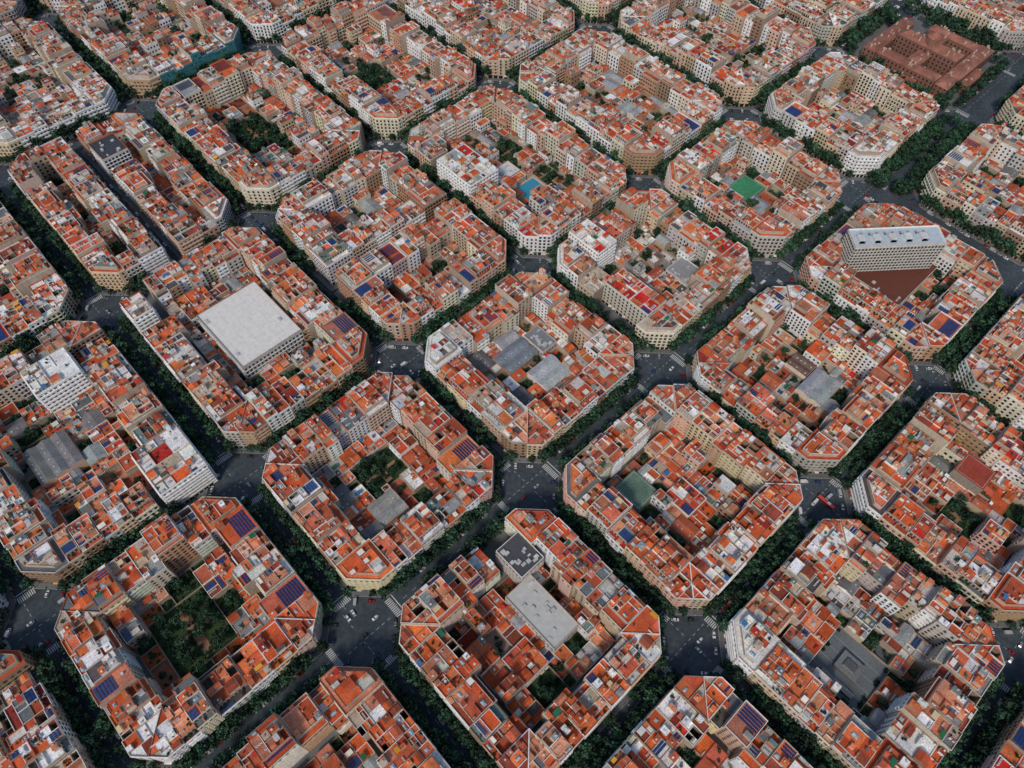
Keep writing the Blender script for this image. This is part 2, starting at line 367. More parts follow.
# ------------------------------------------------------------------ trees
def tree_mesh(name,seed,H=11.5,R=3.5):
    r=random.Random(seed);mb=MB()
    bc=(.12,.1,.075)
    def limb(a,b,r0,r1,n=6):
        a,b=Vector(a),Vector(b);d=(b-a).normalized();u=d.orthogonal().normalized();v=d.cross(u)
        for i in range(n):
            A=2*math.pi*i/n;B=2*math.pi*(i+1)/n
            f=lambda t,p,q:tuple(p+(u*math.cos(t)+v*math.sin(t))*q)
            mb.face([f(A,a,r0),f(B,a,r0),f(B,b,r1),f(A,b,r1)],BK,bc)
    top=(r.uniform(-.3,.3),r.uniform(-.3,.3),H*.42);limb((0,0,0),top,.28,.2)
    lobes=[]
    for i in range(9):
        a=i*2.4+r.uniform(-.4,.4);q=R*r.uniform(.4,.8);z=H*r.uniform(.5,.86)
        if i==0:q=.3;z=H*.9
        e=(q*math.cos(a),q*math.sin(a),z);limb(top,e,.13,.04,5);lobes.append((e,R*r.uniform(.4,.6),r.uniform(.6,1.45)))
    for (c,lr,br) in lobes:
        for _ in range(54):
            d=Vector((r.gauss(0,1),r.gauss(0,1),r.gauss(0,1))).normalized();q=lr*r.uniform(.45,1.08)
            p=Vector(c)+Vector((d.x*q,d.y*q,d.z*q*.8))
            nrm=(d+Vector((r.gauss(0,.5),r.gauss(0,.5),r.gauss(0,.5)))).normalized();u=nrm.orthogonal().normalized()
            v=nrm.cross(u)
            A=r.uniform(0,3.14);u2=u*math.cos(A)+v*math.sin(A);v2=nrm.cross(u2);s=r.uniform(.3,.62)
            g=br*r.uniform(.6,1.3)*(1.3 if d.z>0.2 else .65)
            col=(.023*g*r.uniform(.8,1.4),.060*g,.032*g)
            mb.face([tuple(p-u2*s-v2*s*.6),tuple(p+u2*s*.9-v2*s),tuple(p+u2*s+v2*s*.8),tuple(p-u2*s*.7+v2*s)],F_,col)
    return mb.mesh(name)
TREES=[tree_mesh('plane_tree_crown',50+i,H=12.5+i*.5,R=4.0+.15*i) for i in range(6)]
def tree(x,y,s=None,name='plane_tree',z=Z0):
    o=bpy.data.objects.new(name,rnd.choice(TREES));s=s or rnd.uniform(.8,1.25)
    o.location=(x,y,z);o.scale=(s*rnd.uniform(.9,1.1),s,s*rnd.uniform(.85,1.1));o.rotation_euler=(0,0,rnd.uniform(0,6.28));COL.objects.link(o)

# ------------------------------------------------------------------ vehicles and street furniture
def loft(mb,secs,m,c):
    for a,b in zip(secs[:-1],secs[1:]):
        n=len(a)
        for i in range(n):
            j=(i+1)%n;mb.face([a[i],a[j],b[j],b[i]],m,c)
def car_mesh(name,col,kind='car'):
    mb=MB()
    if kind=='car': Ln,Wd,prof=4.3,1.78,[(-2.15,.45,.75),(-2.05,.3,.95),(-1.2,.22,1.0),(.9,.22,.98),(1.8,.24,.85),(2.12,.35,.7)]
    elif kind=='van': Ln,Wd,prof=5.4,2.0,[(-2.7,.4,2.1),(-2.65,.28,2.25),(1.2,.25,2.25),(1.9,.25,1.35),(2.5,.28,1.15),(2.7,.4,.9)]
    elif kind=='bus': Ln,Wd,prof=12,2.5,[(-6,.4,2.9),(-5.9,.3,3.05),(5.7,.3,3.05),(5.95,.35,2.9),(6,.45,2.6)]
    secs=[]
    for x,zb,zt in prof:
        t=1 if abs(x)<Ln*.45 else .88;w=Wd/2*t
        secs.append([(x,-w,zb),(x,-w,zt-.12),(x,-w*.88,zt),(x,w*.88,zt),(x,w,zt-.12),(x,w,zb)])
    loft(mb,secs,CP,col);mb.face(secs[0][::-1],CP,col);mb.face(secs[-1],CP,col)
    gl=(.015,.018,.022)
    if kind=='car':
        w=Wd/2
        b=[(-1.85,-w*.9,.97),(1.0,-w*.9,.97),(1.0,w*.9,.97),(-1.85,w*.9,.97)];t=[(-1.3,-w*.7,1.43),(.25,-w*.7,1.45),(.25,w*.7,1.45),(-1.3,w*.7,1.43)]
        for i in range(4):
            j=(i+1)%4;mb.face([b[i],b[j],t[j],t[i]],G_,gl)
        mb.face(t,CP,col)
        for s in(-1,1):
            mb.box(-.42,-.34,s*w*.87-.02,s*w*.87+.02,.97,1.2,CP,col)
    elif kind=='van':
        w=1.0
        mb.face([(1.22,-w*.8,2.2),(1.88,-w*.85,1.42),(1.88,w*.85,1.42),(1.22,w*.8,2.2)],G_,gl)
        for s in(-1,1):
            p=[(.3,s*1.012,1.3),(1.5,s*1.012,1.3),(1.15,s*1.012,2.0),(.3,s*1.012,2.0)];mb.face(p if s<0 else p[::-1],G_,gl)
    else:
        for s in(-1,1):
            for k in range(8):
                x=-5.4+k*1.4;p=[(x,s*1.262,1.2),(x+1.2,s*1.262,1.2),(x+1.2,s*1.262,2.4),(x,s*1.262,2.4)];mb.face(p if s<0 else p[::-1],G_,gl)
        mb.face([(6.01,-1,1.2),(6.01,1,1.2),(6.0,1,2.5),(6.0,-1,2.5)],G_,gl);mb.box(-3,-.8,-.8,.8,3.05,3.3,P_,(.6,.6,.6))
    for x in(-Ln*.31,Ln*.31):
        for s in(-1,1):
            n=10;y0,y1=s*(Wd/2-.18),s*(Wd/2+.02);r=.33 if kind!='bus' else .48
            A=[(x+r*math.cos(2*math.pi*i/n),r+r*math.sin(2*math.pi*i/n)) for i in range(n)]
            for i in range(n):
                j=(i+1)%n;mb.face([(A[i][0],y0,A[i][1]),(A[j][0],y0,A[j][1]),(A[j][0],y1,A[j][1]),(A[i][0],y1,A[i][1])],RB,(.02,.02,.02))
            mb.face([(p[0],y1,p[1]) for p in A],RB,(.03,.03,.03))
    xf=prof[-1][0]+.012
    for s in(-1,1): mb.box(xf-.02,xf,s*Wd*.3-.15,s*Wd*.3+.15,.55,.68,P_,(.8,.8,.75));mb.box(-xf,-xf+.02,s*Wd*.3-.15,s*Wd*.3+.15,.6,.74,P_,(.4,.02,.02))
    return mb.mesh(name)
CC=[(.78,.78,.78),(.78,.78,.78),(.7,.7,.68),(.05,.05,.055),(.35,.36,.37),(.18,.19,.2),(.35,.03,.03),(.04,.08,.2)]
CARS=[car_mesh('car_body',c) for c in CC];VANS=[car_mesh('van_body',(.78,.78,.76),'van'),car_mesh('van_body',(.45,.46,.47),'van')]
BUS=car_mesh('bus_body',(.6,.08,.06),'bus')
def moto_mesh():
    mb=MB();dk=(.03,.03,.03)
    for x in(-.6,.6):
        n=10;A=[(x+.3*math.cos(2*math.pi*i/n),.3+.3*math.sin(2*math.pi*i/n)) for i in range(n)]
        for i in range(n):
            j=(i+1)%n;mb.face([(A[i][0],-.07,A[i][1]),(A[j][0],-.07,A[j][1]),(A[j][0],.07,A[j][1]),(A[i][0],.07,A[i][1])],RB,dk)
        mb.face([(p[0],-.07,p[1]) for p in A],RB,dk);mb.face([(p[0],.07,p[1]) for p in A],RB,dk)
    mb.box(-.7,.15,-.18,.18,.5,.85,CP,(.4,.4,.42));mb.box(.45,.6,-.2,.2,.35,1.05,CP,(.3,.3,.32));mb.box(.4,.48,-.35,.35,1.05,1.1,P_,dk);mb.box(-.1,.5,-.15,.15,.3,.42,P_,dk)
    return mb.mesh('motorcycle')
MOTO=moto_mesh()
def lamp_mesh():
    mb=MB();g=(.12,.12,.12);mb.cyl(0,0,.16,0,.8,P_,g,8,.1);mb.cyl(0,0,.09,.8,8.2,P_,g,6,.06)
    mb.box(-.05,2.0,-.04,.04,8.2,8.28,P_,g);mb.box(1.5,2.3,-.18,.18,8.08,8.195,P_,(.4,.4,.4));return mb.mesh('street_lamp')
LAMP=lamp_mesh()
def tl_mesh():
    mb=MB();g=(.05,.05,.05);mb.cyl(0,0,.07,0,3.3,P_,g,6);mb.box(-.16,.16,-.12,.12,2.3,3.28,P_,g)
    for k,c in enumerate(((.02,.3,.1),(.5,.3,.02),(.5,.03,.02))): mb.face([(-.09,-.125,2.42+k*.3),(.09,-.125,2.42+k*.3),(.09,-.125,2.6+k*.3),(-.09,-.125,2.6+k*.3)],P_,c)
    return mb.mesh('traffic_light')
TLM=tl_mesh()
def put(me,name,x,y,z,ang):
    o=bpy.data.objects.new(name,me);o.location=(x,y,z);o.rotation_euler=(0,0,math.radians(ang));COL.objects.link(o);return o
PLACED=[]
def vehicle(x,y,ang,parked=True,z=0.02):
    if any(abs(x-a)<3.6 and abs(y-b)<3.6 for a,b in PLACED[-60:]): return
    PLACED.append((x,y))
    r=rnd.random()
    if r<.85: me,nm=rnd.choice(CARS),('parked_car' if parked else 'car')
    elif r<.97 or parked: me,nm=rnd.choice(VANS),'delivery_van'
    else: me,nm=BUS,'city_bus'
    put(me,nm,x,y,z,ang+rnd.gauss(0,1.5))

# ------------------------------------------------------------------ camera maths (camera pose; also used for culling far blocks)
q=[0.7950,0.5724,0.0255,735.9378,-213.7661,-200.6343,435.6127]
up=np.array([math.cos(q[0]),math.sin(q[0]),0]);fw=up*math.sin(q[1])+np.array([0,0,-math.cos(q[1])])
ri=np.cross(fw,up);ri/=np.linalg.norm(ri);u2=np.cross(ri,fw)
rr=ri*math.cos(q[2])+u2*math.sin(q[2]);uu=-ri*math.sin(q[2])+u2*math.cos(q[2]);CAM=np.array(q[4:])
def prj(x,y,z=0):
    d=np.array([x,y,z])-CAM;w=d@fw
    return 512+q[3]*(d@rr)/w,384-q[3]*(d@uu)/w

# ------------------------------------------------------------------ blocks
CU={-5:(-723,-610),-4:(-590,-475),-3:(-455,-338),-2:(-320,-206),-1:(-187,-73),0:(-57,59),1:(73,190),2:(205,321),3:(343,466),4:(486,602),5:(620,736)}
RV={3:(-456,-342),2:(-323,-208),1:(-192,-77),0:(-56,58),-1:(74,240),-2:(256,428),-3:(452,622),-4:(640,760)}
OVR={(1,3):(360,476,-205,-92),(-1,1):(74,188,68,240),(0,2):(205,314,-56,60),(2,3):(360,476,-340,-226),(1,4):(496,612,-205,-92)}
C=14.0
PVW=3.7
OBV={(0,1):.54,(-1,-2):.56,(2,1):.66,(2,0):.64,(1,1):.76,(0,0):.72,(1,-1):.76,(-1,-1):.72,(-2,-2):.6,(-3,-1):.46,(-2,-1):.62,(0,2):.6,(-1,1):.68,(1,0):.8,(0,-2):.68,(0,3):.52,(-1,3):.52,(1,3):.52,(0,-1):.78,(-3,0):.52,(-2,0):.55,(1,2):.72}
SPW={(-3,0,1):'glass',(-3,-1,1):'white',(2,0,3):'white',(-1,-2,1):'white',(0,3,0):'white',(0,1,3):'white',(0,0,3):'white'}
SIDEW={(-3,0,0):'glass',(-3,-1,0):'white'}
def block(i,j,u0,u1,v0,v1,ch=(1,1,1,1),specials=(),d=None,trees=(1,1,1,1),fill=True):
    W=u1-u0;H=v1-v0;d=d or rnd.uniform(22,25)
    ob[0]=OBV.get((i,j),rnd.uniform(.58,.75))
    d=min(d,min(W,H)/2-4)
    orig=[(u0,v0,0,W),(u1,v0,90,H),(u1,v1,180,W),(u0,v1,270,H)]
    base=rnd.uniform(19,22)
    for k,(ox,oy,rot,Ln) in enumerate(orig):
        m=MB(ox,oy,rot)
        cx,cy,_=m.T((d/2,d/2,0))
        if not any(overlap((cx-3,cx+3,cy-3,cy+3),s[:4]) for s in specials):
            corner(ox,oy,rot,C if ch[k] else 0,d,base+rnd.uniform(-1,2),bool(ch[k]),SPW.get((i,j,k)))
        x=d
        while x<Ln-d-.1:
            w=wch([(rnd.uniform(8,11),3),(rnd.uniform(11,15),3),(rnd.uniform(15,20),1.4)])
            if Ln-d-x-w<7: w=Ln-d-x
            if w>24: w/=2
            dd=d+rnd.uniform(-5,3)
            a=m.T((x,0,0));b=m.T((x+w,dd,0));r=(min(a[0],b[0]),max(a[0],b[0]),min(a[1],b[1]),max(a[1],b[1]))
            cx,cy=(r[0]+r[1])/2,(r[2]+r[3])/2
            if not any(overlap((cx-3,cx+3,cy-3,cy+3),s[:4]) for s in specials):
                building(ox,oy,rot,x,x+w,0,dd,base+rnd.gauss(0,1.8)+(5 if rnd.random()<.09 else 0)-(5 if rnd.random()<.06 else 0),special=SIDEW.get((i,j,k)) or wch([(None,90),('white',6),('solar',4)]))
            x+=w
        if trees[k]:
            x=C+5.5
            while x<Ln-C-4.5:
                if rnd.random()<.96:
                    p=m.T((x+rnd.uniform(-.5,.5),-3.4+rnd.uniform(-.4,.4),0));tree(p[0],p[1])
                x+=6.4
            for x in range(int(C)+9,int(Ln-C)-6,24):
                p=m.T((x,-3.3,0));put(LAMP,'street_lamp',p[0],p[1],Z0,rot-90)
        x=C+8
        while x<Ln-C-6:
            if rnd.random()<.6:
                p=m.T((x,-PVW-1.1,0));vehicle(p[0],p[1],rot+(0 if k%2 else 180))
            if rnd.random()<.16:
                p=m.T((x,-7.4,0));vehicle(p[0],p[1],rot,False)
            x+=5.6
        if ch[k]:
            for t in(.15,.38,.62,.85):
                if rnd.random()<.85:
                    xx=C*t;yy=C-xx;p=m.T((xx-4.6,yy-4.6,0));vehicle(p[0],p[1],rot-45+rnd.choice((0,0,90)))
            for t in(-.05,1.05):
                if rnd.random()<.9: p=m.T((C*t-2.0,C-C*t-2.0,0));tree(p[0],p[1],rnd.uniform(.7,1.0))
            for t in(.33,.67):
                if rnd.random()<.55: p=m.T((C*t-2.0,C-C*t-2.0,0));tree(p[0],p[1],rnd.uniform(.5,.75))
            p=m.T((C+1,-3.3,0));put(TLM,'traffic_light',p[0],p[1],Z0,rot);p=m.T((-3.3,C+1,0));put(TLM,'traffic_light',p[0],p[1],Z0,rot+90)
            for t in range(6):
                if rnd.random()<.5:
                    xx=2+t*1.7;p=m.T((xx-2.4,C-xx-2.4,0));put(MOTO,'motorcycle',p[0],p[1],Z0,rot+45)
    def octa(g):
        c=C
        P=[]
        a=[(u0-g,v0-g),(u1+g,v0-g),(u1+g,v1+g),(u0-g,v1+g)]
        cc=[c+g*.6 if f else 1.0 for f in ch]
        P+=[(a[0][0],a[0][1]+cc[0]),(a[0][0]+cc[0],a[0][1])]
        P+=[(a[1][0]-cc[1],a[1][1]),(a[1][0],a[1][1]+cc[1])]
        P+=[(a[2][0],a[2][1]-cc[2]),(a[2][0]-cc[2],a[2][1])]
        P+=[(a[3][0]+cc[3],a[3][1]),(a[3][0],a[3][1]-cc[3])]
        return P
    mb=MB();P=octa(PVW);pc=jit(L(116,118,118),.08)
    ins=inset(P,.25)
    for n in range(8):
        a,b=P[n],P[(n+1)%8];ia,ib=ins[n],ins[(n+1)%8]
        mb.face([(a[0],a[1],0),(b[0],b[1],0),(b[0],b[1],Z0),(a[0],a[1],Z0)],PV,L(155,155,155))
        mb.face([(a[0],a[1],Z0),(b[0],b[1],Z0),(ib[0],ib[1],Z0),(ia[0],ia[1],Z0)],PV,L(155,155,155))
    mb.face([(p[0],p[1],Z0) for p in ins],PV,pc)
    mb.obj('pavement')
    if not fill: return
    for s in specials: special(*s)
    cells=[(u0+d,u1-d,v0+d,v1-d)]
    for s in specials:
        out=[]
        for c in cells:
            if not overlap(c,s[:4]): out.append(c);continue
            a0,a1,b0,b1=c;s0,s1,t0,t1=max(a0,s[0]),min(a1,s[1]),max(b0,s[2]),min(b1,s[3])
            if s0-a0>2: out.append((a0,s0,b0,b1))
            if a1-s1>2: out.append((s1,a1,b0,b1))
            if t0-b0>2: out.append((s0,s1,b0,t0))
            if b1-t1>2: out.append((s0,s1,t1,b1))
        cells=out
    while cells:
        a0,a1,b0,b1=cells.pop();w,h=a1-a0,b1-b0;lim=rnd.uniform(11,20)
        if max(w,h)>lim:
            f=rnd.uniform(.33,.67)
            if w>h: cells+=[(a0,a0+w*f,b0,b1),(a0+w*f,a1,b0,b1)]
            else: cells+=[(a0,a1,b0,b0+h*f),(a0,a1,b0+h*f,b1)]
            continue
        annex(a0,a1,b0,b1)
def annex(a0,a1,b0,b1):
    if a1-a0<2 or b1-b0<2:return
    e=.02;a0+=e;a1-=e;b0+=e;b1-=e
    k=wch([('annex',6),('garden',1.9),('patio',1.6),('shed',1.3),('mid',1.2)])
    mb=MB()
    if k in('annex','mid'):
        h=rnd.uniform(3.6,6.5) if k=='annex' else rnd.uniform(9,15)
        m,c=roofcol();mb.base=(m,tuple(v*.88 for v in c));st=style()
        shell(mb,[(a0,b0),(a1,b0),(a1,b1),(a0,b1)],Z0,h,st['wall'],['rear' if k=='mid' else None]*4,st,par=.6,floor=False)
        bsp(mb,a0+.28,a1-.28,b0+.28,b1-.28,h,8,Z0,big=(k=='mid'),well=0)
        mb.obj('courtyard_annex')
    elif k=='shed': special(a0,a1,b0,b1,'shed',rnd.uniform(5,7),jit(wch([(L(158,160,160),3),(L(190,96,64),2.5),(L(116,116,114),2)])))
    elif k=='patio':
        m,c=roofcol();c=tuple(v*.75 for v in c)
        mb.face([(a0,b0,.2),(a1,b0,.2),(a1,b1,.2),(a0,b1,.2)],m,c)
        for x0,x1,y0,y1 in((a0,a1,b0,b0+.2),(a0,a1,b1-.2,b1),(a0,a0+.2,b0+.21,b1-.21),(a1-.2,a1,b0+.21,b1-.21)): mb.box(x0,x1,y0,y1,Z0,2.4,W_,jit(L(180,160,140)))
        for _ in range(5):
            x,y=rnd.uniform(a0+1,a1-1.5),rnd.uniform(b0+1,b1-1.5);clump(mb,x,y,.2,rnd.uniform(.6,1.2),14)
        mb.obj('courtyard_patio')
        if rnd.random()<.6: tree((a0+a1)/2,(b0+b1)/2,rnd.uniform(.4,.65),'courtyard_tree')
    else: special(a0,a1,b0,b1,'garden',0,None)
def special(a0,a1,b0,b1,kind,h,col,*rest):
    mb=MB();e=.03;a0+=e;a1-=e;b0+=e;b1-=e
    if kind=='shed':
        wc=jit(wch(WALLS));w,d=a1-a0,b1-b0;alongx=w>d;span=d if alongx else w;n=max(1,round(span/9))
        mb.box(a0,a1,b0,b1,Z0,h,W_,wc)
        for k in range(n):
            s0=span*k/n+.02;s1=span*(k+1)/n-.02;mid=(s0+s1)/2;r=h+min(2,(s1-s0)*.18);c=jit(col,.06);z=h+.02
            def Pt(s,l,zz): return (a0+l,b0+s,zz) if alongx else (a0+s,b0+l,zz)
            Ln=w if alongx else d
            for A,B in((s0,mid),(mid,s1)):
                za=z if A==s0 else r;zb=r if A==s0 else z
                l=0
                while l<Ln-.01:
                    l2=min(Ln,l+2.4);f=[Pt(A,l,za),Pt(A,l2,za),Pt(B,l2,zb),Pt(B,l,zb)]
                    mb.face(f[::-1] if alongx else f,CR,jit(c,.09));l=l2
            mb.face([Pt(s0,0,z),Pt(mid,0,r),Pt(s1,0,z)],W_,wc);mb.face([Pt(s0,Ln,z),Pt(mid,Ln,r),Pt(s1,Ln,z)],W_,wc)
            k2=2
            while k2<Ln-2:
                p=Pt(s0+(mid-s0)*.5,k2,0);zz=(z+r)/2
                mb.box(p[0]-.5,p[0]+.5,p[1]-.5,p[1]+.5,zz-.3,zz+.35,G_,L(170,180,185));k2+=rnd.uniform(3,7)
        mb.obj('warehouse')
    elif kind=='flat':
        st=style();st['wall']=L(205,200,192);mb.base=(P_,col)
        ins=shell(mb,[(a0,b0),(a1,b0),(a1,b1),(a0,b1)],Z0,h,st['wall'],['rear']*4,st)
        k=a0+5
        while k<a1-3: mb.face([(k,b0+.4,h+.006),(k+.15,b0+.4,h+.006),(k+.15,b1-.4,h+.006),(k,b1-.4,h+.006)],P_,tuple(v*.7 for v in col));k+=rnd.uniform(5,8)
        for _ in range(14):
            x,y=rnd.uniform(a0+1,a1-4),rnd.uniform(b0+1,b1-4)
            if (x-a0<9 or a1-x<9) : mb.box(x,x+rnd.uniform(1,3),y,y+rnd.uniform(1,3),h+.01,h+rnd.uniform(.5,1.6),P_,jit(L(190,188,184)))
        mb.obj('large_flat_roof_building')
    elif kind=='white' or kind=='orange':
        st=style('white' if kind=='white' else None);mb.base=(CR,L(232,229,223)) if kind=='white' else (T_,col or L(210,104,62))
        sv=ob[0];ob[0]=.12 if kind=='white' else .95
        shell(mb,[(a0,b0),(a1,b0),(a1,b1),(a0,b1)],Z0,h,st['wall'],['street']*4,st,floor=False);bsp(mb,a0+.28,a1-.28,b0+.28,b1-.28,h,9,Z0,well=0)
        ob[0]=sv;mb.obj('apartment_building')
    elif kind=='garden':
        g=jit(L(52,72,42),.2);mb.face([(a0,b0,.2),(a1,b0,.2),(a1,b1,.2),(a0,b1,.2)],GR,g)
        for x0,x1,y0,y1 in((a0,a1,b0,b0+.2),(a0,a1,b1-.2,b1),(a0,a0+.2,b0+.21,b1-.21),(a1-.2,a1,b0+.21,b1-.21)): mb.box(x0,x1,y0,y1,Z0,1.8,W_,jit(L(170,150,130)))
        ar=(a1-a0)*(b1-b0)
        if ar>400:
            mb.face([(a0+3,(b0+b1)/2-1,.206),(a1-3,(b0+b1)/2-1,.206),(a1-3,(b0+b1)/2+1.2,.206),(a0+3,(b0+b1)/2+1.2,.206)],PV,L(150,120,95))
            mb.face([(a0+(a1-a0)*.45,b0+3,.212),(a0+(a1-a0)*.6,b0+3,.212),(a0+(a1-a0)*.6,b1-3,.212),(a0+(a1-a0)*.45,b1-3,.212)],PV,L(150,112,86))
        for _ in range(int(ar/12)): clump(mb,rnd.uniform(a0+1,a1-1),rnd.uniform(b0+1,b1-1),.2,rnd.uniform(.6,1.4),14)
        mb.obj('courtyard_garden')
        for _ in range(int(ar/60)): tree(rnd.uniform(a0+2,a1-2),rnd.uniform(b0+2,b1-2),rnd.uniform(.4,.85),'courtyard_tree',.2)
    elif kind=='turf':
        mb.box(a0,a1,b0,b1,Z0,h,W_,L(150,140,125),CR,col)
        for a,b,c_,d_ in((a0+1,a1-1,b0+1,b0+1.15),(a0+1,a1-1,b1-1.15,b1-1),(a0+1,a0+1.15,b0+1.2,b1-1.2),(a1-1.15,a1-1,b0+1.2,b1-1.2)): mb.face([(a,c_,h+.01),(b,c_,h+.01),(b,d_,h+.01),(a,d_,h+.01)],RP,L(220,220,215))
        mb.obj('artificial_turf_court')
    elif kind=='pool':
        mb.face([(a0,b0,.22),(a1,b0,.22),(a1,b1,.22),(a0,b1,.22)],PV,L(190,180,165));mb.face([(a0+2,b0+2,.226),(a1-2,b0+2,.226),(a1-2,b1-2,.226),(a0+2,b1-2,.226)],PW,L(60,150,180));mb.obj('swimming_pool')
    elif kind=='court':
        mb.face([(a0,b0,.2),(a1,b0,.2),(a1,b1,.2),(a0,b1,.2)],PV,col)
        w,d=a1-a0,b1-b0
        for k in range(1,5):
            x=a0+w*k/5;mb.face([(x,b0+1,.206),(x+.3,b0+1,.206),(x+.3,b1-1,.206),(x,b1-1,.206)],PV,L(150,148,144))
        mb.box(a0+w*.35,a0+w*.7,b0+d*.3,b0+d*.7,Z0,3.2,W_,L(110,108,104),CR,L(120,122,122))
        mb.box(a0+w*.45,a0+w*.6,b0+d*.4,b0+d*.6,3.21,4.6,W_,L(160,158,154),CR,L(90,94,96))
        mb.box(a0+w*.1,a0+w*.2,b0+d*.2,b0+d*.8,Z0,2.2,W_,L(90,88,86),CR,L(150,148,144))
        for _ in range(14): clump(mb,rnd.uniform(a0+1,a1-1),rnd.choice((b0+1.5,b1-1.5)),.2,rnd.uniform(.7,1.3),14)
        mb.obj('paved_courtyard')
SPEC={
(0,0):[(-16,12,3,22,'shed',7,L(128,134,140)),(-6,18,-24,-3,'shed',6,L(176,178,180)),(13,27,0,20,'flat',9,L(130,132,134))],
(1,1):[(122,148,-160,-140,'shed',7,L(158,162,164)),(136,150,-139,-122,'shed',6,L(118,92,80))],
(-1,-1):[(-151,-103,126,187,'flat',17,L(228,222,212)),(-155,-132,190,215,'orange',12,L(130,76,58)),(-186,-171,206,226,'white',25,None)],
(-1,1):[(76,106,148,190,'white',25,None),(117,142,121,143,'pool',0,None),(136,160,168,192,'garden',0,None),(110,134,150,166,'flat',6,L(220,218,212))],
(0,2):[(250,274,-4,18,'turf',5,L(62,140,98))],
(1,0):[(-27,-8,-126,-105,'turf',8,L(102,128,110)),(-8,10,-150,-130,'orange',9,L(206,78,54))],
(2,0):[(-26,8,-286,-252,'court',0,L(108,114,116))],
(1,-1):[(-126,-106,-150,-110,'flat',13,L(192,190,182)),(-150,-132,-152,-133,'orange',9,L(206,90,52)),(-113,-95,-110,-88,'flat',20,L(80,80,82))],
(0,-2):[(-286,-250,-20,20,'garden',0,None)],
(0,-1):[(-142,-112,-4,20,'garden',0,None),(-150,-130,-26,-8,'shed',6,L(160,158,152))],
(0,1):[(98,118,28,59,'white',26,None),(84,104,-34,8,'orange',22,L(205,44,34)),(138,158,-32,-8,'flat',8,L(150,148,146))],
(-1,-2):[(-238,-207,74,112,'white',24,None),(-290,-262,140,170,'shed',9,L(130,130,128)),(-262,-232,190,215,'white',26,None)],
(2,1):[(140,158,-266,-246,'turf',14,L(160,66,48)),(112,132,-278,-256,'garden',0,None)],
(-2,0):[(-22,14,320,372,'garden',0,None)],
(-2,1):[(105,140,320,360,'garden',0,None)],
}
def tower():
    mb=MB();P=[(235,-102),(289,-146),(301,-132),(247,-88)];h=36;st=style();st.update(wall=L(186,178,166),trim=L(215,210,200),bal='cont',rbal='cont',sp=2.6)
    mb.base=(P_,L(190,200,204));ins=shell(mb,P,Z0,h,st['wall'],['street']*4,st,par=1.2)
    a=Vector((P[0][0],P[0][1],0));t=(Vector((P[1][0],P[1][1],0))-a).normalized();n=Vector((-t.y,t.x,0))
    for s in range(4,64,12):
        mb.obox((a.x,a.y),(t.x,t.y),(n.x,n.y),s,s+5,4,11,h,h+2.6,W_,jit(L(215,212,205)))
    for s in range(8,60,6): mb.obox((a.x,a.y),(t.x,t.y),(n.x,n.y),s,s+1.5,12,14,h,h+1.2,P_,L(150,150,150))
    mb.obj('apartment_slab_tower')
